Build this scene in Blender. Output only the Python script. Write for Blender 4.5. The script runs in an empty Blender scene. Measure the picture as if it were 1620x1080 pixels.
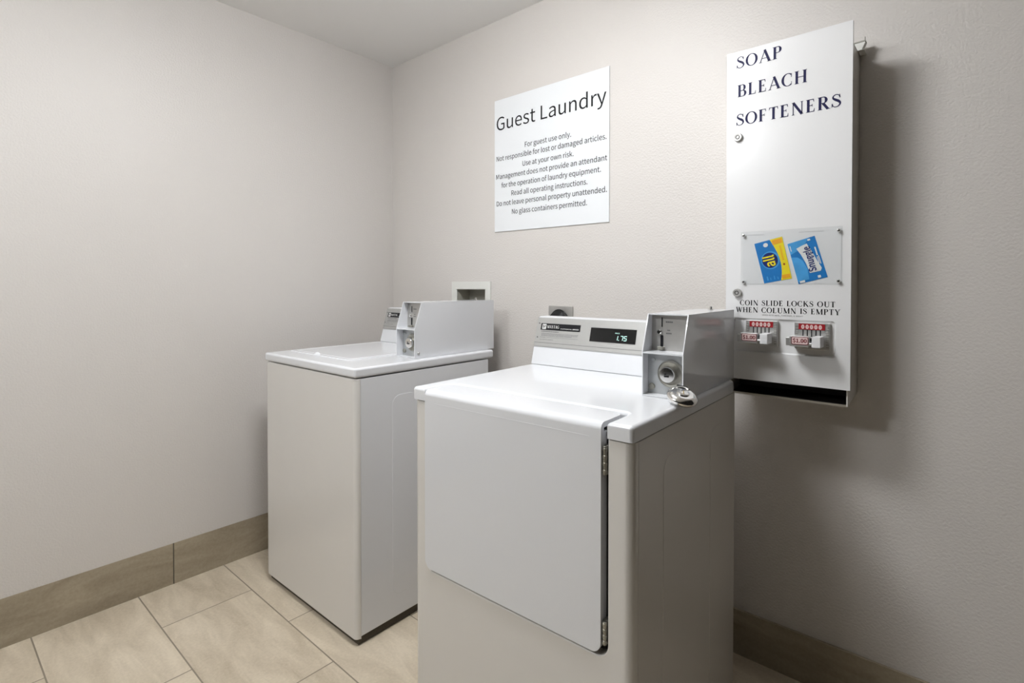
import bpy, bmesh, math, random
from mathutils import Vector, Matrix

R = math.radians
SC = bpy.context.scene
COL = SC.collection
random.seed(4)

# ------------------------------------------------------------------ camera
cam_d = bpy.data.cameras.new('camera')
cam_d.sensor_width = 36.0
cam_d.lens = 832.5 / 1620 * 36.0
cam_d.shift_y = -(540 - 462.19) / 1620
cam_d.clip_start = 0.02
cam = bpy.data.objects.new('camera', cam_d)
COL.objects.link(cam)
cam.location = (2.4354, -1.7933, 1.215)
cam.rotation_euler = (R(90 - 0.77), 0, R(40.934))
SC.camera = cam

# ------------------------------------------------------------------ world, exposure, lights
SC.view_settings.view_transform = 'Standard'
SC.view_settings.look = 'None'
SC.view_settings.gamma = 1.0
SC.view_settings.use_curve_mapping = False
SC.view_settings.exposure = 0.36
w = bpy.data.worlds.new('world')
SC.world = w
w.use_nodes = True
w.node_tree.nodes['Background'].inputs[0].default_value = (1.0, 0.93, 0.84, 1)
w.node_tree.nodes['Background'].inputs[1].default_value = 0.008

CEIL = 2.428
LX, LY = 1.43, -1.10          # the ceiling fixture over the machines


LAMP_ON, LAMP2_ON, LAMP2 = 38.0, 46.0, (0.95, -2.75)   # both lamps light the room through their glowing diffusers (built with the room)


# ------------------------------------------------------------------ materials
def mat(name, col, rough=0.5, metal=0.0, spec=0.5, mottle=0.0, mscale=8.0, bump=0.0, bscale=60.0, coat=0.0, emit=None, es=0.0):
    m = bpy.data.materials.new(name)
    m.use_nodes = True
    nt = m.node_tree
    b = nt.nodes['Principled BSDF']
    b.inputs['Base Color'].default_value = (*col, 1)
    b.inputs['Roughness'].default_value = rough
    b.inputs['Metallic'].default_value = metal
    b.inputs['Specular IOR Level'].default_value = spec
    b.inputs['Coat Weight'].default_value = coat
    b.inputs['Coat Roughness'].default_value = 0.08
    if emit:
        b.inputs['Emission Color'].default_value = (*emit, 1)
        b.inputs['Emission Strength'].default_value = es
    tc = nt.nodes.new('ShaderNodeTexCoord')
    if mottle > 0:
        n = nt.nodes.new('ShaderNodeTexNoise')
        n.inputs['Scale'].default_value = mscale
        n.inputs['Detail'].default_value = 4
        nt.links.new(tc.outputs['Object'], n.inputs['Vector'])
        mx = nt.nodes.new('ShaderNodeMix')
        mx.data_type = 'RGBA'
        mx.inputs['A'].default_value = (*[c * (1 - mottle) for c in col], 1)
        mx.inputs['B'].default_value = (*[min(1, c * (1 + mottle)) for c in col], 1)
        nt.links.new(n.outputs['Fac'], mx.inputs['Factor'])
        nt.links.new(mx.outputs['Result'], b.inputs['Base Color'])
    if bump > 0:
        n = nt.nodes.new('ShaderNodeTexNoise')
        n.inputs['Scale'].default_value = bscale
        n.inputs['Detail'].default_value = 3
        nt.links.new(tc.outputs['Object'], n.inputs['Vector'])
        bp = nt.nodes.new('ShaderNodeBump')
        bp.inputs['Strength'].default_value = 1.0
        bp.inputs['Distance'].default_value = bump
        nt.links.new(n.outputs['Fac'], bp.inputs['Height'])
        nt.links.new(bp.outputs['Normal'], b.inputs['Normal'])
    return m


M = {}
M['wall'] = mat('wall_paint', (0.665, 0.632, 0.602), 0.42, spec=0.4, mottle=0.015, mscale=3, bump=0.0015, bscale=150)
M['ceiling'] = mat('ceiling_paint', (0.88, 0.875, 0.865), 0.8, spec=0.2, bump=0.0005, bscale=120)
M['enamel'] = mat('white_enamel', (0.75, 0.76, 0.785), 0.12, spec=0.5, mottle=0.006, mscale=5, bump=0.00004, bscale=140)
M['enamel_warm'] = mat('cabinet_enamel', (0.71, 0.69, 0.66), 0.14, spec=0.5, mottle=0.015, mscale=6, bump=0.00005, bscale=140)
M['console_white'] = mat('console_white', (0.70, 0.71, 0.73), 0.35, mottle=0.004)
M['panel_grey'] = mat('panel_grey', (0.40, 0.395, 0.38), 0.38, metal=0.25, mottle=0.04, mscale=60)
M['ink'] = mat('black_ink', (0.016, 0.016, 0.018), 0.5, spec=0.12, mottle=0.05)
M['ink_soft'] = mat('grey_print', (0.16, 0.16, 0.16), 0.6, mottle=0.05)
M['navy'] = mat('navy_ink', (0.016, 0.015, 0.065), 0.45, spec=0.12, mottle=0.05)
M['white_print'] = mat('white_print', (0.78, 0.78, 0.76), 0.5, mottle=0.02)
M['black'] = mat('black_plastic', (0.012, 0.012, 0.013), 0.3, spec=0.3, mottle=0.1, mscale=30)
M['screen'] = mat('dark_screen', (0.010, 0.010, 0.010), 0.12, spec=0.25, mottle=0.1)
M['digit'] = mat('lit_digit', (0.3, 0.5, 0.45), 0.5, mottle=0.02, emit=(0.55, 0.85, 0.78), es=0.55)
M['chrome'] = mat('chrome', (0.78, 0.77, 0.75), 0.14, metal=1.0, mottle=0.02, mscale=30)
M['steel'] = mat('brushed_steel', (0.50, 0.49, 0.47), 0.42, metal=0.75, mottle=0.10, mscale=45)
M['slide_metal'] = mat('polished_slide_metal', (0.72, 0.715, 0.70), 0.30, metal=0.85, mottle=0.08, mscale=60)
M['zinc'] = mat('zinc_plate', (0.52, 0.535, 0.54), 0.42, metal=0.7, mottle=0.10, mscale=40)
M['hinge'] = mat('worn_hinge', (0.36, 0.35, 0.31), 0.4, metal=0.8, mottle=0.25, mscale=90)
M['gap'] = mat('gap_shade', (0.035, 0.035, 0.035), 0.7, mottle=0.1)  # near-black colour standing in for the shade inside the door gap
M['foot'] = mat('grimy_rubber_and_shade', (0.06, 0.05, 0.035), 0.8, mottle=0.4, mscale=120)  # dirty feet; also colours the painted shade blocks under both machines
M['sign'] = mat('sign_white', (0.80, 0.82, 0.84), 0.35, mottle=0.006)
M['disp'] = mat('dispenser_white', (0.78, 0.78, 0.785), 0.24, mottle=0.008, mscale=4, bump=0.00004, bscale=150)
M['disp_body'] = mat('dispenser_cream', (0.68, 0.655, 0.61), 0.3, mottle=0.01)
M['plate_white'] = mat('backing_card', (0.78, 0.78, 0.79), 0.4, mottle=0.01)
M['tray_dark'] = mat('tray_dark', (0.035, 0.032, 0.03), 0.35, metal=0.5, mottle=0.2, mscale=40)
M['tray_lip'] = mat('tray_metal', (0.62, 0.59, 0.53), 0.3, metal=0.8, mottle=0.08, mscale=40)
M['red'] = mat('red_label', (0.33, 0.010, 0.016), 0.35, mottle=0.05)
M['maroon'] = mat('maroon_print', (0.16, 0.01, 0.02), 0.4, mottle=0.05)
M['pink'] = mat('coin_oval', (0.80, 0.62, 0.60), 0.35, mottle=0.05)
M['blue'] = mat('blue_card', (0.012, 0.20, 0.56), 0.35, mottle=0.12, mscale=30)
M['blue_light'] = mat('sky_blue_print', (0.07, 0.36, 0.74), 0.35, mottle=0.25, mscale=30)
M['blue_dark'] = mat('dark_blue_print', (0.008, 0.02, 0.16), 0.35, mottle=0.05)
M['yellow'] = mat('yellow_print', (0.90, 0.74, 0.02), 0.35, mottle=0.06, mscale=40)
M['orange'] = mat('orange_print', (0.90, 0.42, 0.02), 0.35, mottle=0.06)
M['pvc'] = mat('outlet_box_plastic', (0.76, 0.76, 0.72), 0.4, mottle=0.02)
M['pvc_shaded'] = mat('outlet_box_inside_shaded', (0.42, 0.41, 0.36), 0.5, mottle=0.08, mscale=20)  # darker copy of the box plastic: recess shade put into the colour
M['diffuser'] = mat('lamp_diffuser', (0.9, 0.9, 0.9), 0.5, mottle=0.01, emit=(0.97, 0.985, 1.0), es=LAMP_ON)
M['diffuser_front'] = mat('lamp_diffuser_front', (0.9, 0.9, 0.9), 0.5, mottle=0.01, emit=(0.95, 0.98, 1.0), es=LAMP2_ON)
M['lamp_frame'] = mat('lamp_frame', (0.75, 0.75, 0.75), 0.5, mottle=0.01)
M['brass'] = mat('brass', (0.6, 0.48, 0.25), 0.3, metal=0.9, mottle=0.1)


def acrylic():
    m = bpy.data.materials.new('clear_acrylic')
    m.use_nodes = True
    nt = m.node_tree
    nt.nodes.clear()
    out = nt.nodes.new('ShaderNodeOutputMaterial')
    t = nt.nodes.new('ShaderNodeBsdfTransparent')
    t.inputs[0].default_value = (0.97, 0.975, 0.975, 1)
    g = nt.nodes.new('ShaderNodeBsdfGlossy')
    g.inputs['Roughness'].default_value = 0.04
    mx = nt.nodes.new('ShaderNodeMixShader')
    mx.inputs[0].default_value = 0.03
    nt.links.new(t.outputs[0], mx.inputs[1])
    nt.links.new(g.outputs[0], mx.inputs[2])
    nt.links.new(mx.outputs[0], out.inputs[0])
    return m


M['acrylic'] = acrylic()


def tile_mat(name, base, dark, grout, floor=True):
    """stone-look porcelain: running-bond floor tiles, or one course of long pieces for the skirting"""
    m = bpy.data.materials.new(name)
    m.use_nodes = True
    nt = m.node_tree
    N, L = nt.nodes, nt.links
    b = N['Principled BSDF']
    b.inputs['Roughness'].default_value = 0.42
    b.inputs['Specular IOR Level'].default_value = 0.4
    tc = N.new('ShaderNodeTexCoord')
    sp = N.new('ShaderNodeSeparateXYZ')
    L.new(tc.outputs['Object'], sp.inputs[0])

    def ma(op, a, bb=None, c=None):
        n = N.new('ShaderNodeMath')
        n.operation = op
        for i, v in enumerate((a, bb, c)):
            if v is None:
                continue
            if isinstance(v, (int, float)):
                n.inputs[i].default_value = v
            else:
                L.new(v, n.inputs[i])
        return n.outputs[0]
    if floor:
        rv = ma('DIVIDE', ma('ADD', sp.outputs['Y'], 0.8985), 0.3115)
        row = ma('FLOOR', rv)
        par = ma('FLOORED_MODULO', row, 2.0)
        cu = ma('DIVIDE', ma('ADD', ma('ADD', sp.outputs['X'], -0.590), ma('MULTIPLY', par, 0.305)), 0.611)
        colm = ma('FLOOR', cu)
        fu = ma('MULTIPLY', ma('SUBTRACT', 0.5, ma('ABSOLUTE', ma('SUBTRACT', ma('FRACT', cu), 0.5))), 0.611)
        fv = ma('MULTIPLY', ma('SUBTRACT', 0.5, ma('ABSOLUTE', ma('SUBTRACT', ma('FRACT', rv), 0.5))), 0.3115)
        d = ma('MINIMUM', fu, fv)
        along = (22, 3.0)
    else:
        ax = sp.outputs['X'] if floor is None else sp.outputs['Y']
        cu = ma('DIVIDE', ma('ADD', ax, 1.089 if floor is False else -1.82), 0.611)
        colm = ma('FLOOR', cu)
        row = ma('MULTIPLY', colm, 0.0)
        d = ma('MULTIPLY', ma('SUBTRACT', 0.5, ma('ABSOLUTE', ma('SUBTRACT', ma('FRACT', cu), 0.5))), 0.611)
    cb = N.new('ShaderNodeCombineXYZ')
    L.new(colm, cb.inputs[0])
    L.new(row, cb.inputs[1])
    wn = N.new('ShaderNodeTexWhiteNoise')
    wn.noise_dimensions = '3D'
    L.new(cb.outputs[0], wn.inputs['Vector'])
    # streaky vein noise, shifted per tile
    vm = N.new('ShaderNodeVectorMath')
    vm.operation = 'MULTIPLY_ADD'
    vm.inputs[1].default_value = (3.2, 13, 13) if floor else ((3, 13, 13) if floor is None else (13, 3, 13))
    L.new(tc.outputs['Object'], vm.inputs[0])
    sc = N.new('ShaderNodeVectorMath')
    sc.operation = 'SCALE'
    sc.inputs['Scale'].default_value = 17.0
    L.new(wn.outputs['Color'], sc.inputs[0])
    L.new(sc.outputs[0], vm.inputs[2])
    n1 = N.new('ShaderNodeTexNoise')
    n1.inputs['Scale'].default_value = 1.0
    n1.inputs['Detail'].default_value = 6
    n1.inputs['Roughness'].default_value = 0.62
    n1.inputs['Distortion'].default_value = 0.6
    L.new(vm.outputs[0], n1.inputs['Vector'])
    n2 = N.new('ShaderNodeTexNoise')
    n2.inputs['Scale'].default_value = 110
    n2.inputs['Detail'].default_value = 3
    L.new(tc.outputs['Object'], n2.inputs['Vector'])
    f = ma('ADD', ma('MULTIPLY', n1.outputs['Fac'], 1.25), ma('MULTIPLY', n2.outputs['Fac'], 0.35))
    f = ma('ADD', f, ma('MULTIPLY', ma('SUBTRACT', wn.outputs['Value'], 0.5), 0.22))
    rp = N.new('ShaderNodeValToRGB')
    rp.color_ramp.elements[0].position = 0.45
    rp.color_ramp.elements[1].position = 1.05
    rp.color_ramp.elements[0].color = (*dark, 1)
    rp.color_ramp.elements[1].color = (*base, 1)
    L.new(f, rp.inputs[0])
    mk_ = ma('GREATER_THAN', d, 0.0022)
    mx = N.new('ShaderNodeMix')
    mx.data_type = 'RGBA'
    mx.inputs['A'].default_value = (*grout, 1)
    L.new(mk_, mx.inputs['Factor'])
    L.new(rp.outputs['Color'], mx.inputs['B'])
    L.new(mx.outputs['Result'], b.inputs['Base Color'])
    bp = N.new('ShaderNodeBump')
    bp.inputs['Strength'].default_value = 0.6
    bp.inputs['Distance'].default_value = 0.0012
    hh = ma('ADD', ma('MULTIPLY', mk_, 1.0), ma('MULTIPLY', n2.outputs['Fac'], 0.15))
    L.new(hh, bp.inputs['Height'])
    L.new(bp.outputs['Normal'], b.inputs['Normal'])
    return m


M['floor'] = tile_mat('floor_tile', (0.66, 0.575, 0.45), (0.43, 0.36, 0.265), (0.25, 0.21, 0.16), True)
M['base_left'] = tile_mat('skirting_tile', (0.42, 0.36, 0.265), (0.25, 0.205, 0.145), (0.10, 0.085, 0.065), False)
M['base_back'] = tile_mat('skirting_tile_back', (0.42, 0.36, 0.265), (0.25, 0.205, 0.145), (0.10, 0.085, 0.065), None)


# ------------------------------------------------------------------ mesh helpers
def box(bm, x0, x1, y0, y1, z0, z1):
    vs = [bm.verts.new(p) for p in ((x0, y0, z0), (x1, y0, z0), (x1, y1, z0), (x0, y1, z0), (x0, y0, z1), (x1, y0, z1), (x1, y1, z1), (x0, y1, z1))]
    fs = []
    for q in ((0, 3, 2, 1), (4, 5, 6, 7), (0, 1, 5, 4), (1, 2, 6, 5), (2, 3, 7, 6), (3, 0, 4, 7)):
        fs.append(bm.faces.new([vs[i] for i in q]))
    return vs, fs


def place(axis, u, v, a):
    return {'x': (a, u, v), 'y': (u, a, v), 'z': (u, v, a)}[axis]


def prism(bm, pts, axis, a0, a1):
    """extrude a 2-D outline along an axis (x: pts are (y,z); y: (x,z); z: (x,y))"""
    A = [bm.verts.new(place(axis, u, v, a0)) for u, v in pts]
    B = [bm.verts.new(place(axis, u, v, a1)) for u, v in pts]
    n = len(pts)
    fs = [bm.faces.new(A), bm.faces.new(B[::-1])]
    for i in range(n):
        j = (i + 1) % n
        fs.append(bm.faces.new((A[i], B[i], B[j], A[j])))
    bmesh.ops.recalc_face_normals(bm, faces=fs)
    return A, B


def lathe(bm, prof, origin=(0, 0, 0), axis=(0, 0, 1), seg=32):
    """revolve (radius, height) pairs about an axis"""
    q = Vector((0, 0, 1)).rotation_difference(Vector(axis).normalized()).to_matrix()
    o = Vector(origin)
    rings = []
    for r, h in prof:
        if r < 1e-6:
            rings.append([bm.verts.new(o + q @ Vector((0, 0, h)))])
        else:
            rings.append([bm.verts.new(o + q @ Vector((r * math.cos(2 * math.pi * k / seg), r * math.sin(2 * math.pi * k / seg), h))) for k in range(seg)])
    fs = []
    for a, b in zip(rings, rings[1:]):
        for k in range(seg):
            l = (k + 1) % seg
            if len(a) == 1 and len(b) == 1:
                continue
            if len(a) == 1:
                fs.append(bm.faces.new((a[0], b[k], b[l])))
            elif len(b) == 1:
                fs.append(bm.faces.new((a[k], b[0], a[l])))
            else:
                fs.append(bm.faces.new((a[k], b[k], b[l], a[l])))
    bmesh.ops.recalc_face_normals(bm, faces=fs)


def cyl(bm, origin, axis, r, h, seg=24, ch=0.0):
    if ch:
        lathe(bm, [(0, 0), (r, 0), (r, h - ch), (r - ch, h), (0, h)], origin, axis, seg)
    else:
        lathe(bm, [(0, 0), (r, 0), (r, h), (0, h)], origin, axis, seg)


def tube(bm, path, r, seg=12):
    P = [Vector(p) for p in path]
    rings = []
    up = Vector((0.31, 0.2, 0.93)).normalized()
    for i, p in enumerate(P):
        t = (P[min(i + 1, len(P) - 1)] - P[max(i - 1, 0)]).normalized()
        u = t.cross(up).normalized()
        v = t.cross(u)
        rings.append([bm.verts.new(p + r * (math.cos(2 * math.pi * k / seg) * u + math.sin(2 * math.pi * k / seg) * v)) for k in range(seg)])
    fs = []
    for a, b in zip(rings, rings[1:]):
        for k in range(seg):
            l = (k + 1) % seg
            fs.append(bm.faces.new((a[k], a[l], b[l], b[k])))
    fs.append(bm.faces.new(rings[0]))
    fs.append(bm.faces.new(rings[-1][::-1]))
    bmesh.ops.recalc_face_normals(bm, faces=fs)


def rrect(x0, x1, z0, z1, r, k=5):
    pts = []
    for cx, cz, a in ((x1 - r, z0 + r, -90), (x1 - r, z1 - r, 0), (x0 + r, z1 - r, 90), (x0 + r, z0 + r, 180)):
        for i in range(k + 1):
            t = R(a + 90 * i / k)
            pts.append((cx + r * math.cos(t), cz + r * math.sin(t)))
    return pts


def obj(name, bm, m, parent=None, bevel=0.0, seg=3, sharp=38, bev_ang=50, mats=None):
    """link a bmesh as one mesh object; optional bevel on its sharp edges"""
    if bevel > 0:
        bm.normal_update()
        es = [e for e in bm.edges if len(e.link_faces) == 2 and e.calc_face_angle(0) > R(bev_ang)]
        bmesh.ops.bevel(bm, geom=es, offset=bevel, segments=seg, profile=0.5, affect='EDGES', clamp_overlap=True)
    bm.normal_update()
    for f in bm.faces:
        f.smooth = True
    for e in bm.edges:
        e.smooth = not (len(e.link_faces) == 2 and e.calc_face_angle(0) > R(sharp))
    me = bpy.data.meshes.new(name)
    bm.to_mesh(me)
    bm.free()
    me.materials.append(m)
    for extra in mats or ():
        me.materials.append(extra)
    o = bpy.data.objects.new(name, me)
    COL.objects.link(o)
    if parent:
        o.parent = parent
    wn = o.modifiers.new('weighted_normal', 'WEIGHTED_NORMAL')
    wn.keep_sharp = True
    return o


def BM():
    return bmesh.new()


def thing(name, label, cat, loc=(0, 0, 0), rz=0.0, group=None):
    o = bpy.data.objects.new(name, None)
    o.empty_display_size = 0.1
    COL.objects.link(o)
    o.location = loc
    o.rotation_euler = (0, 0, rz)
    o['label'] = label
    o['category'] = cat
    if group:
        o['group'] = group
    return o


def struct(name, bm, m, label, **k):
    o = obj(name, bm, m, **k)
    o['kind'] = 'structure'
    o['label'] = label
    o['category'] = name.split('_')[0]
    return o


# the sans face that ships with Blender for fine lettering, else the builtin one
try:
    import os
    SANS = bpy.data.fonts.load(os.path.join(bpy.utils.system_resource('DATAFILES', path='fonts'), 'Noto Sans CJK Regular.woff2'))
except Exception:
    SANS = None


def cap_height():
    c = bpy.data.curves.new('t', 'FONT')
    c.body = 'H'
    if SANS:
        c.font = SANS
    to = bpy.data.objects.new('t', c)
    COL.objects.link(to)
    me = bpy.data.meshes.new_from_object(to.evaluated_get(bpy.context.evaluated_depsgraph_get()))
    h = max(q.co.y for q in me.vertices) - min(q.co.y for q in me.vertices)
    bpy.data.objects.remove(to)
    bpy.data.curves.remove(c)
    bpy.data.meshes.remove(me)
    return h


CAPH = cap_height()


# flat lettering: builtin sans face turned into mesh, fitted to a width and a cap height
def text_bm(bm, s, frame, u0, u1, v, cap, bold=0.0, thick=0.0003, rot=0.0, align='fit', track=1.0):
    c = bpy.data.curves.new('t', 'FONT')
    c.body = s
    c.size = 1.0
    if SANS:
        c.font = SANS
    c.offset = bold * CAPH
    c.extrude = 0.0
    c.space_character = track
    c.resolution_u = 5
    to = bpy.data.objects.new('t', c)
    COL.objects.link(to)
    dg = bpy.context.evaluated_depsgraph_get()
    me = bpy.data.meshes.new_from_object(to.evaluated_get(dg))
    xs = [q.co.x for q in me.vertices]
    x0, x1 = min(xs), max(xs)
    sx = (u1 - u0) / (x1 - x0)
    sy = cap / CAPH
    cr, sr = math.cos(rot), math.sin(rot)
    mp = {}
    for q in me.vertices:
        a, b = (q.co.x - x0) * sx, q.co.y * sy
        mp[q.index] = bm.verts.new(frame(u0 + a * cr - b * sr, v + a * sr + b * cr, thick))
    for p in me.polygons:
        try:
            bm.faces.new([mp[i] for i in p.vertices])
        except ValueError:
            pass
    bpy.data.objects.remove(to)
    bpy.data.curves.remove(c)
    bpy.data.meshes.remove(me)


def front(y, lift=0.0006):
    """frame for things facing -y at depth y"""
    return lambda u, v, t=0.0: (u, y - lift - t, v)


def flat(bm, pts, frame, t=0.0):
    return bm.faces.new([bm.verts.new(frame(u, v, t)) for u, v in pts])


# engraved-style roman capitals made of thick stems, hairlines and serifs
TK, TN, SF = 0.172, 0.055, 0.085


def ribbon(out, pts, ws):
    n = len(pts)
    L_, R_ = [], []
    for i, (x, y) in enumerate(pts):
        xa, ya = pts[max(i - 1, 0)]
        xb, yb = pts[min(i + 1, n - 1)]
        dx, dy = xb - xa, yb - ya
        l = math.hypot(dx, dy) or 1
        nx, ny = -dy / l, dx / l
        wd = ws[i] / 2 if isinstance(ws, (list, tuple)) else ws / 2
        L_.append((x + nx * wd, y + ny * wd))
        R_.append((x - nx * wd, y - ny * wd))
    for i in range(n - 1):
        out.append([R_[i], R_[i + 1], L_[i + 1], L_[i]])


def stem(out, x, y0=0.0, y1=1.0, w=TK, serif=True):
    out.append([(x - w / 2, y0), (x + w / 2, y0), (x + w / 2, y1), (x - w / 2, y1)])
    if serif:
        for y, s in ((0, 1), (1, -1)):
            if abs(y - y0) < 1e-6 or abs(y - y1) < 1e-6:
                out.append([(x - w / 2 - SF, y), (x + w / 2 + SF, y), (x + w / 2, y + s * 0.06), (x - w / 2, y + s * 0.06)][::s])


def bowl(out, cx, cy, rx, ry, a0, a1, n=26, tk=TK):
    pts, ws = [], []
    for i in range(n + 1):
        a = R(a0 + (a1 - a0) * i / n)
        pts.append((cx + rx * math.cos(a), cy + ry * math.sin(a)))
        ws.append(TN + (tk - TN) * math.cos(a) ** 2)
    ribbon(out, pts, ws)


def spline(P, n=8):
    out = []
    Q = [P[0]] + P + [P[-1]]
    for i in range(1, len(Q) - 2):
        p0, p1, p2, p3 = Q[i - 1:i + 3]
        for k in range(n):
            t = k / n
            out.append(tuple(0.5 * (2 * b + (c - a) * t + (2 * a - 5 * b + 4 * c - d) * t * t + (3 * b - a - 3 * c + d) * t ** 3) for a, b, c, d in zip(p0, p1, p2, p3)))
    out.append(P[-1])
    return out


def arm(out, x0, x1, y, tip):
    out.append([(x0, y - TN / 2), (x1, y - TN / 2), (x1, y + TN / 2), (x0, y + TN / 2)])
    if tip:
        out.append([(x1 - 0.06, y), (x1, y), (x1 + 0.02, y + tip), (x1 - 0.01, y + tip)][::1 if tip > 0 else -1])


def glyph(ch):
    o = []
    h = TN / 2
    if ch == 'S':
        P = spline([(0.50, 0.74), (0.44, 0.90), (0.28, 0.97), (0.12, 0.88), (0.10, 0.72), (0.24, 0.58), (0.42, 0.45), (0.52, 0.28), (0.44, 0.10), (0.26, 0.03), (0.10, 0.10), (0.04, 0.28)])
        n = len(P)
        ws = [TN + (TK * 1.05 - TN) * math.exp(-((i / (n - 1) - 0.5) / 0.17) ** 2) for i in range(n)]
        ribbon(o, P, ws)
        o.append([(0.47, 0.70), (0.53, 0.70), (0.51, 0.98), (0.48, 0.98)])
        o.append([(0.01, 0.02), (0.04, 0.02), (0.07, 0.31), (0.01, 0.31)])
        return o, 0.60
    if ch == 'O':
        bowl(o, 0.42, 0.5, 0.35, 0.49, 0, 360, 40)
        return o, 0.86
    if ch == 'C':
        bowl(o, 0.42, 0.5, 0.35, 0.49, 48, 312, 34)
        o.append([(0.63, 0.68), (0.68, 0.68), (0.68, 0.97), (0.65, 0.97)])
        o.append([(0.66, 0.12), (0.69, 0.12), (0.68, 0.32), (0.64, 0.32)])
        return o, 0.77
    if ch == 'G':
        bowl(o, 0.42, 0.5, 0.35, 0.49, 48, 345, 36)
        o.append([(0.63, 0.68), (0.68, 0.68), (0.68, 0.97), (0.65, 0.97)])
        o.append([(0.62, 0.06), (0.62 + TK, 0.06), (0.62 + TK, 0.44), (0.62, 0.44)])
        o.append([(0.54, 0.41), (0.86, 0.41), (0.86, 0.45), (0.54, 0.45)])
        return o, 0.88
    if ch == 'A':
        ribbon(o, [(0.10, 0.0), (0.42, 1.0)], TN)
        ribbon(o, [(0.40, 1.02), (0.74, 0.0)], TK)
        o.append([(0.22, 0.30), (0.62, 0.30), (0.62, 0.35), (0.22, 0.35)])
        o.append([(0.0, 0), (0.22, 0), (0.22, 0.035), (0.0, 0.035)])
        o.append([(0.58, 0), (0.88, 0), (0.88, 0.035), (0.58, 0.035)])
        return o, 0.86
    if ch == 'D':
        stem(o, 0.17)
        bowl(o, 0.36, 0.5, 0.36, 0.475, -90, 90, 24)
        arm(o, 0.17, 0.37, 0.975, 0)
        arm(o, 0.17, 0.37, 0.025, 0)
        return o, 0.84
    if ch in 'PRB':
        stem(o, 0.17)
        bowl(o, 0.38, 0.74, 0.17, 0.24, -90, 90, 18)
        arm(o, 0.17, 0.39, 0.975, 0)
        arm(o, 0.17, 0.39, 0.50, 0)
        if ch == 'R':
            ribbon(o, [(0.36, 0.50), (0.66, 0.0)], TK)
            o.append([(0.56, 0), (0.80, 0), (0.80, 0.035), (0.56, 0.035)])
            return o, 0.80
        if ch == 'B':
            bowl(o, 0.40, 0.265, 0.20, 0.24, -90, 90, 18)
            arm(o, 0.17, 0.41, 0.025, 0)
            return o, 0.72
        return o, 0.66
    if ch in 'EFL':
        stem(o, 0.17)
        if ch in 'EF':
            arm(o, 0.17, 0.52, 0.975, -0.2)
            arm(o, 0.17, 0.43, 0.51, 0.1)
            arm(o, 0.17, 0.43, 0.51, -0.1)
        if ch in 'EL':
            arm(o, 0.17, 0.56, 0.025, 0.24)
        return o, 0.66 if ch != 'F' else 0.62
    if ch == 'H':
        stem(o, 0.17)
        stem(o, 0.70)
        arm(o, 0.17, 0.70, 0.51, 0)
        return o, 0.88
    if ch == 'I':
        stem(o, 0.18)
        return o, 0.37
    if ch == 'K':
        stem(o, 0.17)
        ribbon(o, [(0.22, 0.45), (0.62, 0.98)], TN)
        ribbon(o, [(0.34, 0.60), (0.72, 0.0)], TK)
        o.append([(0.50, 0.965), (0.76, 0.965), (0.76, 1), (0.50, 1)])
        o.append([(0.60, 0), (0.86, 0), (0.86, 0.035), (0.60, 0.035)])
        return o, 0.86
    if ch == 'N':
        stem(o, 0.15, w=TN * 1.1)
        stem(o, 0.72, w=TN * 1.1)
        ribbon(o, [(0.15, 1.0), (0.72, 0.0)], TK)
        return o, 0.88
    if ch == 'M':
        stem(o, 0.15, w=TN * 1.1)
        stem(o, 0.86, w=TK)
        ribbon(o, [(0.15, 1.0), (0.47, 0.05)], TK)
        ribbon(o, [(0.47, 0.05), (0.86, 1.0)], TN)
        return o, 1.04
    if ch == 'T':
        stem(o, 0.36)
        arm(o, 0.36, 0.66, 0.975, -0.2)
        o.append([(0.06, 0.95), (0.36, 0.95), (0.36, 1.0), (0.06, 1.0)])
        o.append([(0.04, 0.80), (0.07, 0.80), (0.12, 0.975), (0.06, 0.975)])
        return o, 0.72
    if ch == 'U':
        o.append([(0.12, 0.35), (0.12 + TK, 0.35), (0.12 + TK, 1), (0.12, 1)])
        o.append([(0.04, 0.96), (0.36, 0.96), (0.36, 1), (0.04, 1)])
        o.append([(0.68, 0.35), (0.74, 0.35), (0.74, 1), (0.68, 1)])
        o.append([(0.58, 0.96), (0.84, 0.96), (0.84, 1), (0.58, 1)])
        P = spline([(0.197, 0.36), (0.24, 0.12), (0.45, 0.02), (0.66, 0.12), (0.71, 0.36)])
        n = len(P)
        ribbon(o, P, [TK + (TN - TK) * min(1, i / (n * 0.6)) for i in range(n)])
        return o, 0.86
    if ch == 'W':
        ribbon(o, [(0.10, 1.0), (0.34, 0.0)], TK)
        ribbon(o, [(0.34, 0.0), (0.58, 1.0)], TN)
        ribbon(o, [(0.52, 1.0), (0.76, 0.0)], TK)
        ribbon(o, [(0.76, 0.0), (1.0, 1.0)], TN)
        o.append([(0.0, 0.965), (0.28, 0.965), (0.28, 1), (0.0, 1)])
        o.append([(0.90, 0.965), (1.12, 0.965), (1.12, 1), (0.90, 1)])
        return o, 1.08
    if ch == 'Y':
        stem(o, 0.40, 0.0, 0.48)
        ribbon(o, [(0.12, 1.0), (0.40, 0.45)], TK)
        ribbon(o, [(0.40, 0.45), (0.68, 1.0)], TN)
        o.append([(0.0, 0.965), (0.28, 0.965), (0.28, 1), (0.0, 1)])
        o.append([(0.56, 0.965), (0.80, 0.965), (0.80, 1), (0.56, 1)])
        return o, 0.80
    return o, 0.40


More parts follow.
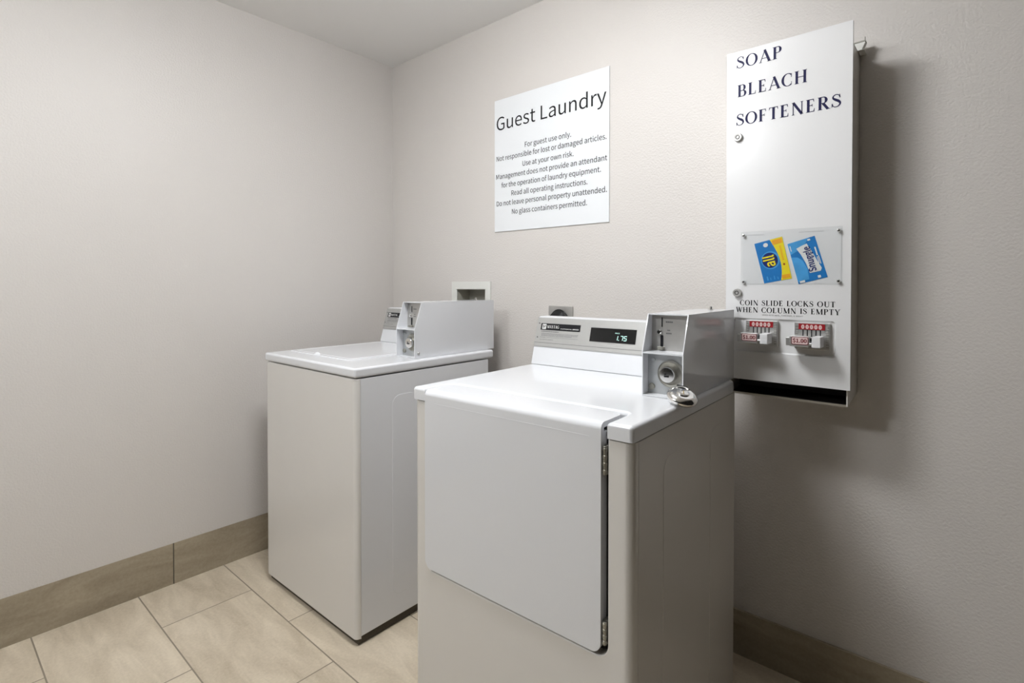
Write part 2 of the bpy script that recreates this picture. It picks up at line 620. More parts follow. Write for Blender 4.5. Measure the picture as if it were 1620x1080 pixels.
def roman(bm, s, frame, u0, u1, v, cap, space=0.08):
    x = 0.0
    polys = []
    for ch in s:
        g, adv = glyph(ch)
        for p in g:
            polys.append([(x + a, b) for a, b in p])
        x += adv + space
    xs = [a for p in polys for a, b in p]
    x0, x1 = min(xs), max(xs)
    k = (u1 - u0) / (x1 - x0)
    for i, p in enumerate(polys):
        q = [(u0 + (a - x0) * k, v + b * cap) for a, b in p]
        ar = sum(q[j][0] * q[(j + 1) % len(q)][1] - q[(j + 1) % len(q)][0] * q[j][1] for j in range(len(q)))
        if ar < 0:
            q = q[::-1]
        flat(bm, q, frame, 0.00002 * (i % 3))


# ------------------------------------------------------------------ the room
XR, YF, TH = 3.3, -4.2, 0.10
b = BM(); box(b, -TH, XR, YF, TH, -0.1, 0.0)
struct('floor', b, M['floor'], 'beige stone look porcelain tile floor in running bond')
b = BM(); box(b, -TH, XR, YF, TH, CEIL, CEIL + 0.1)
struct('ceiling', b, M['ceiling'], 'plain white painted ceiling')
b = BM(); box(b, -TH, 0, YF, TH, 0, CEIL)
struct('wall_left', b, M['wall'], 'greige orange peel textured wall left of the washer')
HX0, HX1, HZ0, HZ1 = 0.508, 0.730, 1.075, 1.212     # recess for the laundry hose box
b = BM()
for q in ((0, HX0, 0, CEIL), (HX1, XR, 0, CEIL), (HX0, HX1, 0, HZ0), (HX0, HX1, HZ1, CEIL)):
    box(b, q[0], q[1], 0, TH, q[2], q[3])
struct('wall_back', b, M['wall'], 'greige orange peel textured wall behind the machines')
b = BM(); box(b, 0, 0.0025, YF, 0, 0, 0.166)
struct('baseboard_left', b, M['base_left'], 'taupe stone look tile skirting along the left wall')
b = BM(); box(b, 0.0025, XR, -0.009, 0, 0, 0.1475)
struct('baseboard_back', b, M['base_back'], 'taupe stone look tile skirting along the back wall')

t = thing('ceiling_light', 'round white drum ceiling light above the machines', 'ceiling light', (LX, LY, CEIL))
b = BM(); lathe(b, [(0, 0), (0.215, 0), (0.215, -0.022), (0.205, -0.026), (0, -0.026)], (0, 0, 0), (0, 0, 1), 48)
obj('frame', b, M['lamp_frame'], t)
b = BM(); lathe(b, [(0, -0.025), (0.202, -0.025), (0.202, -0.078), (0.196, -0.096), (0.178, -0.110), (0.120, -0.120), (0, -0.124)], (0, 0, 0), (0, 0, 1), 48)
obj('diffuser', b, M['diffuser'], t)
t2 = thing('ceiling_light', 'round white drum ceiling light nearer the front of the room', 'ceiling light', (*LAMP2, CEIL))
for ch in t.children:
    c = ch.copy(); COL.objects.link(c); c.parent = t2
    if 'diffuser' in c.name:
        c.data = c.data.copy(); c.data.materials[0] = M['diffuser_front']


# ------------------------------------------------------------------ shared machine parts
MW, SEAM, TOP = 0.651, 0.905, 0.9385


def panel_frame(p0, p1, lift=0.0008):
    """sloped console face: u along x, v measured up the slope from p0=(y,z) to p1"""
    d = Vector((0, p1[0] - p0[0], p1[1] - p0[1])).normalized()
    n = Vector((0, -d.z, d.y))
    o = Vector((0, p0[0], p0[1]))
    return lambda u, v, t=0.0: tuple(Vector((u, 0, 0)) + o + d * v + n * (lift + t))


def slab(bm, fr, u0, u1, v0, v1, t0, t1, r=0.0, k=4):
    pts = rrect(u0, u1, v0, v1, r, k) if r else [(u0, v0), (u1, v0), (u1, v1), (u0, v1)]
    A = [bm.verts.new(fr(u, v, t0)) for u, v in pts]
    B = [bm.verts.new(fr(u, v, t1)) for u, v in pts]
    fs = [bm.faces.new(A), bm.faces.new(B)]
    for i in range(len(pts)):
        j = (i + 1) % len(pts)
        fs.append(bm.faces.new((A[i], A[j], B[j], B[i])))
    bmesh.ops.recalc_face_normals(bm, faces=fs)


def console(root, y0, kind, xe):
    """back console: white kick, brushed grey panel, name plate and print"""
    yk, yt, yb = y0 + 0.017, y0 + 0.046, y0 + 0.10
    zk, zt = 0.999, 1.101
    prof = [(y0, TOP + 0.0005), (yk, zk), (yt, zt), (yt + 0.012, zt + 0.003), (yb, zt + 0.003), (yb, TOP + 0.0005)]
    b = BM(); prism(b, prof, 'x', 0.0, xe)
    c = obj('console', b, M['console_white'], root, bevel=0.003, seg=2, bev_ang=30)
    fr = panel_frame((yk, zk), (yt, zt))
    ln = math.hypot(yt - yk, zt - zk)
    b = BM(); slab(b, fr, 0.0015, xe, 0.001, ln - 0.001, -0.002, 0.0012)
    g = obj('control_panel', b, M['panel_grey'], c)
    g['label'] = 'grey metallic control panel face'
    f2 = panel_frame((yk, zk), (yt, zt), 0.0023)
    # stripe line low on the panel
    b = BM()
    flat(b, [(0.002, 0.0145), (xe, 0.0145), (xe, 0.0160), (0.002, 0.0160)], f2)
    obj('stripe', b, M['ink_soft'], c)
    b = BM()
    flat(b, [(0.002, 0.0030), (xe, 0.0030), (xe, 0.0036), (0.002, 0.0036)], f2)
    obj('stripe', b, M['ink_soft'], c)
    # four black corner screws
    for u, v in ((0.011, 0.034), (0.011, 0.084)):
        b = BM()
        pos = f2(u, v, -0.001)
        n = Vector(f2(u, v, 1)) - Vector(f2(u, v, 0))
        cyl(b, pos, n, 0.0028, 0.0018, 12)
        obj('screw', b, M['ink_soft'], c)
    # name plate
    b = BM(); slab(b, f2, 0.020, 0.182, 0.061, 0.084, -0.001, 0.0008)
    obj('name_plate', b, M['ink'], c)
    f3 = panel_frame((yk, zk), (yt, zt), 0.0036)
    b = BM()
    flat(b, rrect(0.026, 0.043, 0.0635, 0.0815, 0.002, 3), f3)
    roman(b, 'MAYTAG', f3, 0.0475, 0.097, 0.0675, 0.0105, 0.03)
    text_bm(b, 'COMMERCIAL', f3, 0.104, 0.150, 0.0655, 0.0034, bold=0.01)
    text_bm(b, kind, f3, 0.153, 0.177, 0.0655, 0.0038, bold=0.03)
    obj('lettering', b, M['white_print'], c)
    f4 = panel_frame((yk, zk), (yt, zt), 0.0040)
    b = BM()
    text_bm(b, 'M', f4, 0.0290, 0.0400, 0.0665, 0.012, bold=0.02)
    obj('emblem', b, M['ink'], c)
    # small print: a heading and lines of instructions too fine to read
    b = BM()
    rnd = random.Random(7)

    def scribble(u0, u1, v, hgt):
        u = u0
        while u < u1:
            wd = rnd.uniform(0.002, 0.007)
            flat(b, [(u, v), (min(u + wd, u1), v), (min(u + wd, u1), v + hgt), (u, v + hgt)], f2)
            u += wd + 0.0011
    scribble(0.024, 0.098, 0.0540, 0.0030)
    scribble(0.026, 0.178, 0.0475, 0.0016)
    scribble(0.026, 0.176, 0.0435, 0.0016)
    scribble(0.026, 0.152, 0.0395, 0.0016)
    scribble(0.022, 0.046, 0.0340, 0.0014)
    flat(b, [(0.050, 0.0345), (0.178, 0.0345), (0.178, 0.0352), (0.050, 0.0352)], f2)
    scribble(0.022, 0.078, 0.0260, 0.0014)
    obj('small_print', b, M['ink_soft'], c)
    return c, fr, f2, f3, ln


def coin_box(root, x0, x1, y0, yb, zt=1.143):
    """coin meter: folded steel case open at the front, split by a shelf"""
    zb = TOP + 0.0008
    zk, t = 1.049, 0.0028
    ys = y0 + 0.034
    side = [(y0, zb), (y0, zk), (ys, zt), (yb, zt), (yb, zb)]
    b = BM()
    prism(b, side, 'x', x0, x0 + t)
    prism(b, side, 'x', x1 - t, x1)
    box(b, x0 + t, x1 - t, ys, yb, zt - t, zt)
    box(b, x0 + t, x1 - t, y0, yb, zb, zb + t)
    box(b, x0 + t, x1 - t, yb - t, yb, zb + t, zt - t)
    box(b, x0 + t, x1 - t, y0 + 0.001, yb - t, zk - 0.004, zk)
    o = obj('coin_box', b, M['enamel'], root)
    # upper coin plate, set back and parallel to the sloped mouth
    pr = panel_frame((y0 + 0.052, zk), (y0 + 0.054, zt - t), 0.0)
    ln = zt - t - zk
    b = BM(); slab(b, pr, x0 + t, x1 - t, 0.0, ln, -0.004, 0.0)
    p = obj('coin_plate', b, M['steel'], o)
    p['label'] = 'brushed steel coin plate'
    f = panel_frame((y0 + 0.052, zk), (y0 + 0.054, zt - t), 0.0006)
    n = Vector(f(0, 0, 1)) - Vector(f(0, 0, 0))
    cx = x0 + 0.030
    b = BM(); slab(b, f, cx - 0.0012, cx + 0.0012, 0.060, 0.084, -0.002, 0.0006)
    obj('coin_slot', b, M['ink'], o)
    b = BM(); cyl(b, f(cx - 0.006, 0.047, -0.001), n, 0.0062, 0.007, 20, 0.002)
    obj('return_button', b, M['chrome'], o)
    b = BM(); slab(b, f, cx - 0.0035, cx + 0.0035, 0.010, 0.039, -0.002, 0.0006, 0.002)
    obj('return_slot', b, M['ink'], o)
    b = BM()
    slab(b, f, cx - 0.0075, cx + 0.0075, 0.002, 0.010, -0.002, 0.012, 0.002)
    obj('coin_cup', b, M['hinge'], o, bevel=0.0012, seg=2)
    b = BM()
    for u0, u1, v, hh in ((0.010, 0.029, 0.071, 0.0036), (0.014, 0.022, 0.0505, 0.0028), (0.011, 0.026, 0.0425, 0.0032)):
        k = 4
        for i in range(k):
            a = u0 + (u1 - u0) * i / k
            flat(b, [(cx + a, v), (cx + a + (u1 - u0) / k * 0.8, v), (cx + a + (u1 - u0) / k * 0.8, v + hh), (cx + a, v + hh)], f)
    obj('small_print', b, M['ink_soft'], o)
    # lower vault plate with big lock
    yl = y0 + 0.030
    b = BM(); box(b, x0 + t, x1 - t, yl, yl + 0.004, zb + t, zk - 0.004)
    v = obj('vault_plate', b, M['zinc'], o)
    v['label'] = 'dull zinc vault plate'
    cxl, czl = x0 + 0.064, zb + 0.056
    b = BM()
    lathe(b, [(0.0, 0.0), (0.034, 0.0), (0.034, 0.004), (0.030, 0.007), (0.026, 0.004), (0.0, 0.002)], (cxl, yl, czl), (0, -1, 0), 40)
    obj('lock_collar', b, M['hinge'], o)
    b = BM()
    lathe(b, [(0.0, 0.0), (0.021, 0.0), (0.020, 0.014), (0.018, 0.017), (0.0, 0.018)], (cxl - 0.004, yl - 0.002, czl - 0.001), (0, -1, 0), 36)
    obj('lock_cylinder', b, M['chrome'], o)
    b = BM()
    fl = front(yl - 0.0205)
    flat(b, [(cxl - 0.010, czl - 0.006), (cxl + 0.002, czl - 0.006), (cxl + 0.002, czl - 0.002), (cxl - 0.010, czl - 0.002)], fl)
    flat(b, [(cxl - 0.009, czl), (cxl - 0.004, czl), (cxl - 0.004, czl + 0.003), (cxl - 0.009, czl + 0.003)], fl)
    obj('keyhole', b, M['ink'], o)
    b = BM(); cyl(b, (x0 + 0.014, yl, zb + 0.020), (0, -1, 0), 0.008, 0.005, 20, 0.001)
    obj('bolt', b, M['hinge'], o)
    b = BM(); cyl(b, (x0 + 0.018, yl, zb + 0.088), (0, -1, 0), 0.005, 0.003, 16, 0.001)
    obj('bolt', b, M['zinc'], o)
    # chrome bolt standing on the top near the back
    b = BM()
    xm = x0 + (x1 - x0) * 0.55
    cyl(b, (xm, yb - 0.060, zt), (0, 0, 1), 0.008, 0.0025, 20, 0.001)
    cyl(b, (xm, yb - 0.060, zt + 0.0024), (0, 0, 1), 0.0040, 0.0085, 16, 0.002)
    obj('top_bolt', b, M['chrome'], o)
    return o


def feet(root, d):
    for x in (0.045, MW - 0.045):
        for y in (0.055, d - 0.055):
            b = BM()
            lathe(b, [(0, 0), (0.021, 0), (0.022, 0.006), (0.012, 0.012), (0.010, 0.05), (0, 0.05)], (x, y, 0), (0, 0, 1), 20)
            obj('foot', b, M['foot'], root)


def bar(bm, p, q, r, seg=8):
    tube(bm, [p, q], r, seg)


# ------------------------------------------------------------------ washing machine
W = thing('washing_machine', 'white top loading coin washing machine in the corner by the left wall', 'washing machine', (0.2512, -0.8236, 0), R(0.4))
DW = 0.645
b = BM(); box(b, 0.004, MW - 0.004, 0.019, DW, 0.030, SEAM - 0.0035)
cab = obj('cabinet', b, M['enamel'], W, bevel=0.002, seg=2)
# front panel folds round the corners and ends at a seam on each side
b = BM()
vs, fs = box(b, 0.0, MW, 0.0, 0.020, 0.0250, SEAM - 0.003)
b.normal_update()
es = [e for e in b.edges if abs(e.verts[0].co.z - e.verts[1].co.z) > 0.5 and e.verts[0].co.y < 0.01]
bmesh.ops.bevel(b, geom=es, offset=0.0165, segments=7, profile=0.5, affect='EDGES')
es = [e for e in b.edges if len(e.link_faces) == 2 and e.calc_face_angle(0) > R(60) and abs(e.verts[0].co.z - e.verts[1].co.z) < 1e-4 and e.verts[0].co.y < 0.0195]
bmesh.ops.bevel(b, geom=es, offset=0.004, segments=3, profile=0.5, affect='EDGES')
obj('front_panel', b, M['enamel_warm'], W)
# side panel with a long stamped rib
b = BM()
box(b, MW - 0.006, MW - 0.0006, 0.0215, DW, 0.0345, SEAM - 0.004)
sp = obj('side_panel', b, M['enamel'], W, bevel=0.0012, seg=2)
for ya, yb in ((0.150, 0.262), (0.440, 0.555)):
    b = BM(); prism(b, rrect(ya, yb, 0.110, 0.825, 0.035, 8), 'x', MW - 0.003, MW + 0.0002)
    obj('stamped_rib', b, M['enamel'], sp, bevel=0.0007, seg=3)
b = BM(); box(b, 0.010, MW - 0.008, 0.014, DW - 0.01, 0.004, 0.031)
obj('underside_shade', b, M['foot'], W)  # dark block filling the foot gap, paints the shade under the washer
feet(W, DW)
# top cover
b = BM(); box(b, -0.002, MW + 0.002, -0.003, 0.677, SEAM, TOP)
obj('top_cover', b, M['enamel'], W, bevel=0.0085, seg=5)
# hinged lid: shallow pan with raised rim
b = BM()
prism(b, rrect(0.020, 0.476, 0.088, 0.545, 0.022, 6), 'z', TOP - 0.002, TOP + 0.0030)
lid = obj('lid', b, M['enamel'], W, bevel=0.0022, seg=3)
b = BM()
O = rrect(0.036, 0.460, 0.108, 0.530, 0.020, 6)
I = rrect(0.043, 0.453, 0.115, 0.523, 0.016, 6)
for zz, flip in ((TOP + 0.0028, 0),):
    A = [b.verts.new((x, y, TOP + 0.0028)) for x, y in O]
    Bv = [b.verts.new((x + (0.2475 - x) * 0.008, y + (0.319 - y) * 0.008, TOP + 0.0040)) for x, y in O]
    Cv = [b.verts.new((x, y, TOP + 0.0040)) for x, y in I]
    Dv = [b.verts.new((x + (0.2475 - x) * 0.008, y + (0.319 - y) * 0.008, TOP + 0.0028)) for x, y in I]
    n = len(O)
    ff = []
    for i in range(n):
        j = (i + 1) % n
        for P, Q in ((A, Bv), (Bv, Cv), (Cv, Dv)):
            ff.append(b.faces.new((P[i], P[j], Q[j], Q[i])))
    bmesh.ops.recalc_face_normals(b, faces=ff)
obj('lid_rim', b, M['enamel'], lid)
b = BM()
lathe(b, [(0.0, 0.0095), (0.010, 0.0085), (0.017, 0.004), (0.020, 0.0)], (0.234, 0.098, TOP + 0.0025), (0, 0, 1), 24)
for v in b.verts:
    v.co.y = 0.098 + (v.co.y - 0.098) * 0.45
obj('lid_handle', b, M['enamel'], lid)
console(W, 0.560, 'WASHER', 0.5075)
wb = coin_box(W, 0.508, 0.620, 0.275, 0.713, 1.150)
b = BM(); cyl(b, (0.6198, 0.293, 0.957), (1, 0, 0), 0.0055, 0.004, 18, 0.0015)
obj('screw', b, M['steel'], wb)

# ------------------------------------------------------------------ dryer
D = thing('clothes_dryer', 'white front loading coin dryer standing nearest, door closed', 'dryer', (1.2905, -0.8827, 0), R(1.8))
DD = 0.662
b = BM(); box(b, 0.004, MW - 0.004, 0.0262, DD - 0.03, 0.040, SEAM - 0.0035)
obj('cabinet', b, M['enamel_warm'], D, bevel=0.002, seg=2)
# front frame with the door opening cut into it
b = BM()
r, x0, x1, zb = 0.028, 0.0475, 0.5965, 0.4515
U = [(0.0, 0.030), (MW, 0.030), (MW, SEAM - 0.003), (x1, SEAM - 0.003)]
U += [(x1 - r + r * math.cos(R(a)), zb + r + r * math.sin(R(a))) for a in range(0, -91, -15)]
U += [(x0 + r + r * math.cos(R(a)), zb + r + r * math.sin(R(a))) for a in range(-90, -181, -15)]
U += [(x0, SEAM - 0.003), (0.0, SEAM - 0.003)]
prism(b, U, 'y', 0.0, 0.026)
b.normal_update()
es = [e for e in b.edges if abs(e.verts[0].co.z - e.verts[1].co.z) > 0.7 and e.verts[0].co.y < 0.01 and (e.verts[0].co.x < 0.001 or e.verts[0].co.x > MW - 0.001)]
bmesh.ops.bevel(b, geom=es, offset=0.020, segments=7, profile=0.5, affect='EDGES')
b.normal_update()
es = [e for e in b.edges if len(e.link_faces) == 2 and e.calc_face_angle(0) > R(60) and e.verts[0].co.y < 1e-4 and e.verts[1].co.y < 1e-4]
bmesh.ops.bevel(b, geom=es, offset=0.0035, segments=3, profile=0.5, affect='EDGES')
obj('front_panel', b, M['enamel_warm'], D)
b = BM(); box(b, 0.030, 0.612, 0.0255, 0.0275, 0.43, SEAM)
obj('door_recess_shade', b, M['gap'], D)  # dark sheet that paints the shade seen through the front door gap
# side panel (right) with stamped field and a rib
b = BM(); box(b, MW - 0.006, MW - 0.0006, 0.0290, DD, 0.045, SEAM - 0.004)
sp = obj('side_panel', b, M['enamel_warm'], D, bevel=0.0012, seg=2)
for ya, yb in ((0.150, 0.262), (0.450, 0.561)):
    b = BM(); prism(b, rrect(ya, yb, 0.085, 0.835, 0.035, 8), 'x', MW - 0.003, MW + 0.0003)
    obj('stamped_rib', b, M['enamel_warm'], sp, bevel=0.0007, seg=3)
b = BM(); box(b, 0.010, MW - 0.010, 0.016, DD - 0.05, 0.006, 0.042)
obj('underside_shade', b, M['foot'], D)  # dark fill standing in for the shade below the dryer
feet(D, DD - 0.04)
# top cover with the notch that the door wraps into
b = BM()
rc = 0.030
T = [(-0.002, -0.003), (0.0475, -0.003), (0.0475, 0.101 - rc)]
T += [(0.0475 + rc - rc * math.cos(R(a)), 0.101 - rc + rc * math.sin(R(a))) for a in range(15, 91, 15)]
T += [(0.5965 - 0.018 + 0.018 * math.cos(R(a)), 0.101 - 0.018 + 0.018 * math.sin(R(a))) for a in range(90, -1, -15)]
T += [(0.5965, -0.003), (MW + 0.002, -0.003), (MW + 0.002, 0.648), (-0.002, 0.648)]
prism(b, T, 'z', SEAM, TOP)
b.normal_update()
es = [e for e in b.edges if len(e.link_faces) == 2 and e.calc_face_angle(0) > R(50) and not (e.verts[0].co.z < SEAM + 1e-4 and e.verts[1].co.z < SEAM + 1e-4)
      and not (abs(e.verts[0].co.z - e.verts[1].co.z) > 0.01 and 0.04 < e.verts[0].co.x < 0.6)]
bmesh.ops.bevel(b, geom=es, offset=0.009, segments=5, profile=0.5, affect='EDGES')
obj('top_cover', b, M['enamel'], D)
b = BM(); box(b, 0.030, 0.612, 0.020, 0.115, SEAM - 0.002, SEAM + 0.006)
obj('door_recess_shade', b, M['gap'], D)  # same painted shade below the notch in the top cover
# door: one skin that rises up the front, rolls over the edge and runs back into the top
b = BM()
dx0, dx1, dz0, dyb, ra = 0.0495, 0.5835, 0.4590, 0.0965, 0.015
yf, zt = -0.0055, TOP - 0.0030
path = []
nz = 26
for i in range(nz + 1):
    path.append((yf, dz0 + (zt - ra - dz0) * i / nz))
for a in range(15, 91, 15):
    path.append((yf + ra - ra * math.cos(R(a)), zt - ra + ra * math.sin(R(a))))
for i in range(1, 9):
    path.append((yf + ra + (dyb - yf - ra) * i / 8, zt))
S = [0.0]
for p, q in zip(path, path[1:]):
    S.append(S[-1] + math.hypot(q[0] - p[0], q[1] - p[1]))
tot = S[-1]


def at(s):
    s = max(0.0, min(tot, s))
    for i in range(len(S) - 1):
        if s <= S[i + 1] + 1e-9:
            k = (s - S[i]) / (S[i + 1] - S[i])
            p, q = path[i], path[i + 1]
            return p[0] + (q[0] - p[0]) * k, p[1] + (q[1] - p[1]) * k


rb, rt_ = 0.024, 0.026
ss = sorted(set([round(v, 5) for v in S if rb < v < tot - rt_] + [round(rb - rb * math.cos(R(a)), 5) for a in range(0, 91, 9)] + [round(tot - rt_ + rt_ * math.sin(R(a)), 5) for a in range(0, 91, 9)]))
rows = []
for s in ss:
    ins = insr = 0.0
    if s < rb:
        ins = insr = rb - math.sqrt(max(0, rb * rb - (rb - s) ** 2))
    if s > tot - rt_:
        e = s - (tot - rt_)
        ins = insr = rt_ - math.sqrt(max(0, rt_ * rt_ - e * e))
    y, z = at(s)
    xa, xb = dx0 + ins, dx1 - insr
    rows.append([b.verts.new((xa + (xb - xa) * k / 8, y, z)) for k in range(9)])
ff = []
for ra_, rb_ in zip(rows, rows[1:]):
    for k in range(8):
        ff.append(b.faces.new((ra_[k], ra_[k + 1], rb_[k + 1], rb_[k])))
bmesh.ops.recalc_face_normals(b, faces=ff)
if sum((f.normal.y for f in ff)) > 0:
    bmesh.ops.reverse_faces(b, faces=ff)
door = obj('door', b, M['enamel'], D)
so = door.modifiers.new('thickness', 'SOLIDIFY')
so.thickness = 0.012
so.offset = -1
bv = door.modifiers.new('bevel', 'BEVEL')
bv.width = 0.003
bv.segments = 3
bv.limit_method = 'ANGLE'
bv.angle_limit = R(50)
door.modifiers.move(0, 2)
b = BM()
bar(b, (0.088, yf + 0.0004, 0.9035), (0.556, yf + 0.0004, 0.9035), 0.0007)
obj('crease', b, M['enamel'], door)
b = BM(); box(b, dx0 + 0.004, dx1 - 0.0015, 0.0045, 0.0235, 0.480, 0.915)
obj('door_liner', b, M['enamel'], door, bevel=0.002, seg=2)
# hinges in the right-hand gap
for z0, z1 in ((0.829, 0.888), (0.480, 0.528)):
    b = BM()
    bar(b, (0.5895, 0.001, z0), (0.5895, 0.001, z1), 0.0042, 14)
    for k in range(4):
        zz = z0 + (z1 - z0) * (k + 0.5) / 4
        cyl(b, (0.5895, 0.001, zz - 0.0035), (0, 0, 1), 0.0050, 0.007, 16)
    box(b, 0.5845, 0.5950, 0.006, 0.020, z0, z1)
    obj('hinge', b, M['hinge'], D, bevel=0.0006, seg=1)
c, fr, f2, f3, ln = console(D, 0.530, 'DRYER', 0.5365)
b = BM(); slab(b, f2, 0.223, 0.386, 0.033, 0.079, -0.001, 0.0010)
obj('display', b, M['screen'], c)
b = BM()


def seg7(b, fr, ch, u, v, wd, hh, t):
    on = {'1': 'bc', '7': 'abc', '5': 'afgcd'}[ch]
    sl = 0.12
    q = {'a': ((0, 1), (1, 1)), 'b': ((1, 1), (1, .5)), 'c': ((1, .5), (1, 0)), 'd': ((0, 0), (1, 0)), 'e': ((0, .5), (0, 0)), 'f': ((0, 1), (0, .5)), 'g': ((0, .5), (1, .5))}
    for s in on:
        (a0, b0), (a1, b1) = q[s]
        hx, hy = (0, t / 2) if b0 == b1 else (t / 2, 0)
        P = [(u + a0 * wd + b0 * hh * sl, v + b0 * hh), (u + a1 * wd + b1 * hh * sl, v + b1 * hh)]
        if hx:
            pts = [(P[0][0] - hx, P[0][1]), (P[1][0] - hx, P[1][1]), (P[1][0] + hx, P[1][1]), (P[0][0] + hx, P[0][1])]
        else:
            pts = [(P[0][0], P[0][1] - hy), (P[1][0], P[1][1] - hy), (P[1][0], P[1][1] + hy), (P[0][0], P[0][1] + hy)]
        flat(b, pts, fr)


fd = panel_frame((0.547, 0.999), (0.576, 1.101), 0.0042)
seg7(b, fd, '1', 0.315, 0.042, 0.0085, 0.014, 0.0022)
flat(b, [(0.327, 0.041), (0.330, 0.041), (0.330, 0.0435), (0.327, 0.0435)], fd)
seg7(b, fd, '7', 0.333, 0.042, 0.0085, 0.014, 0.0022)
seg7(b, fd, '5', 0.346, 0.042, 0.0085, 0.014, 0.0022)
text_bm(b, 'PRICE', fd, 0.314, 0.330, 0.0625, 0.0034, bold=0.02)
obj('digits', b, M['digit'], c)
coin_box(D, 0.537, 0.643, 0.281, 0.676, 1.143)

# ------------------------------------------------------------------ padlock leaning at the corner of the dryer's coin box
PL = thing('padlock', 'round chrome disc padlock on the dryer top beside its coin box', 'padlock', (0, 0, 0))
b = BM()
lathe(b, [(0, -0.011), (0.020, -0.011), (0.029, -0.0095), (0.0345, -0.004), (0.0350, 0.0), (0.0345, 0.004), (0.029, 0.0095), (0.024, 0.0112), (0.0225, 0.0108), (0.0205, 0.0112), (0.0, 0.0118)], (0, 0, 0), (0, 0, 1), 48)
obj('body', b, M['chrome'], PL)
b = BM(); lathe(b, [(0.0145, 0.010), (0.0145, 0.0135), (0.012, 0.015), (0.0, 0.0155)], (0, 0, 0), (0, 0, 1), 32)
obj('boss', b, M['chrome'], PL)
b = BM()
prism(b, [(-0.0125, 0.0335), (-0.0095, 0.021), (0.0, 0.0185), (0.0095, 0.021), (0.0125, 0.0335)], 'z', 0.0045, 0.0117)
obj('shackle_mouth', b, M['ink'], PL)
b = BM()
tube(b, [(0.016 * math.cos(R(a)), 0.012 + 0.015 * math.sin(R(a)), 0.0098) for a in range(30, 151, 12)], 0.0034, 12)
obj('shackle', b, M['steel'], PL)
b = BM(); box(b, -0.0012, 0.0012, -0.010, 0.004, 0.0150, 0.0157)
obj('keyhole', b, M['brass'], PL)
cD, sD = math.cos(R(1.8)), math.sin(R(1.8))
lx, ly = 0.6535, 0.2475
PL.location = (1.2905 + lx * cD - ly * sD, -0.8827 + lx * sD + ly * cD, 0.9555)
nrm = Vector((0.30, -0.22, 0.92)).normalized()
ux = Vector((0.9, 0.45, 0)).normalized()
ux = (ux - nrm * ux.dot(nrm)).normalized()
uy = nrm.cross(ux)
PL.rotation_euler = Matrix((ux, uy, nrm)).transposed().to_euler()

# ------------------------------------------------------------------ soap dispenser on the wall
V = thing('soap_dispenser', 'tall white wall mounted coin vending box marked SOAP BLEACH SOFTENERS', 'dispenser', (1.882, 0, 0.89))


def vo(name, bm, m, parent, **k):
    """dispenser parts are drawn in room coordinates, then moved under their thing"""
    for v in bm.verts:
        v.co -= Vector((1.882, 0, 0.89))
    return obj(name, bm, m, parent, **k)


BX0, BX1, YD = 1.892, 2.196, -0.170
b = BM()
for xa, xb in ((BX0, BX0 + 0.003), (BX1 - 0.003, BX1)):
    prism(b, [(-0.158, 0.892), (-0.158, 1.868), (-0.0005, 1.868), (-0.0005, 0.908)], 'x', xa, xb)
box(b, BX0, BX1, -0.158, -0.0005, 1.865, 1.868)
box(b, BX0, BX1, -0.0035, -0.0005, 0.912, 1.866)
vo('case', b, M['disp_body'], V)
b = BM()
box(b, BX0 + 0.003, BX1 - 0.003, -0.156, -0.004, 0.945, 0.948)
box(b, BX0 + 0.003, BX1 - 0.003, -0.080, -0.076, 0.905, 0.946)
vo('chute', b, M['tray_dark'], V)
b = BM()
prism(b, [(-0.158, 0.8905), (-0.158, 0.8965), (-0.1555, 0.8965), (-0.1550, 0.8930), (-0.0036, 0.9078), (-0.0036, 0.9058)], 'x', BX0 + 0.0031, BX1 - 0.0031)
vo('tray', b, M['tray_lip'], V)
b = BM()
prism(b, [(-0.150, 0.8945), (-0.005, 0.9092), (-0.005, 0.9097), (-0.150, 0.8950)], 'x', BX0 + 0.005, BX1 - 0.005)
vo('tray_liner', b, M['tray_dark'], V)

# door with a recessed field for the coin slides
DX0, DX1, DZ0, DZ1 = 1.8825, 2.203, 0.9375, 1.9055
RX0, RX1, RZ0, RZ1 = 1.903, 2.170, 1.020, 1.1185
b = BM()
k = 6
inner = rrect(RX0, RX1, RZ0, RZ1, 0.010, k)
outer = []
for ci, (cx, cz) in enumerate(((DX1, DZ0), (DX1, DZ1), (DX0, DZ1), (DX0, DZ0))):
    for i in range(k + 1):
        px, pz = inner[ci * (k + 1) + i]
        first = i < k / 2
        if i == k // 2:
            outer.append((cx, cz))
        elif (first and ci % 2 == 0) or (not first and ci % 2 == 1):
            outer.append((px, cz))
        else:
            outer.append((cx, pz))
n = len(inner)
Of = [b.verts.new((x, YD, z)) for x, z in outer]
Ob = [b.verts.new((x, YD + 0.011, z)) for x, z in outer]
If = [b.verts.new((x, YD, z)) for x, z in inner]
cxr, czr = (RX0 + RX1) / 2, (RZ0 + RZ1) / 2
Ir = [b.verts.new((cxr + (x - cxr) * 0.975, YD + 0.0050, czr + (z - czr) * 0.93)) for x, z in inner]
ff = []
for i in range(n):
    j = (i + 1) % n
    ff += [b.faces.new((Of[i], Of[j], If[j], If[i])), b.faces.new((Of[j], Of[i], Ob[i], Ob[j])), b.faces.new((If[i], If[j], Ir[j], Ir[i]))]
ff.append(b.faces.new(Ir))
ff.append(b.faces.new(Ob))
bmesh.ops.recalc_face_normals(b, faces=ff)
dd = vo('door', b, M['disp'], V, sharp=30)

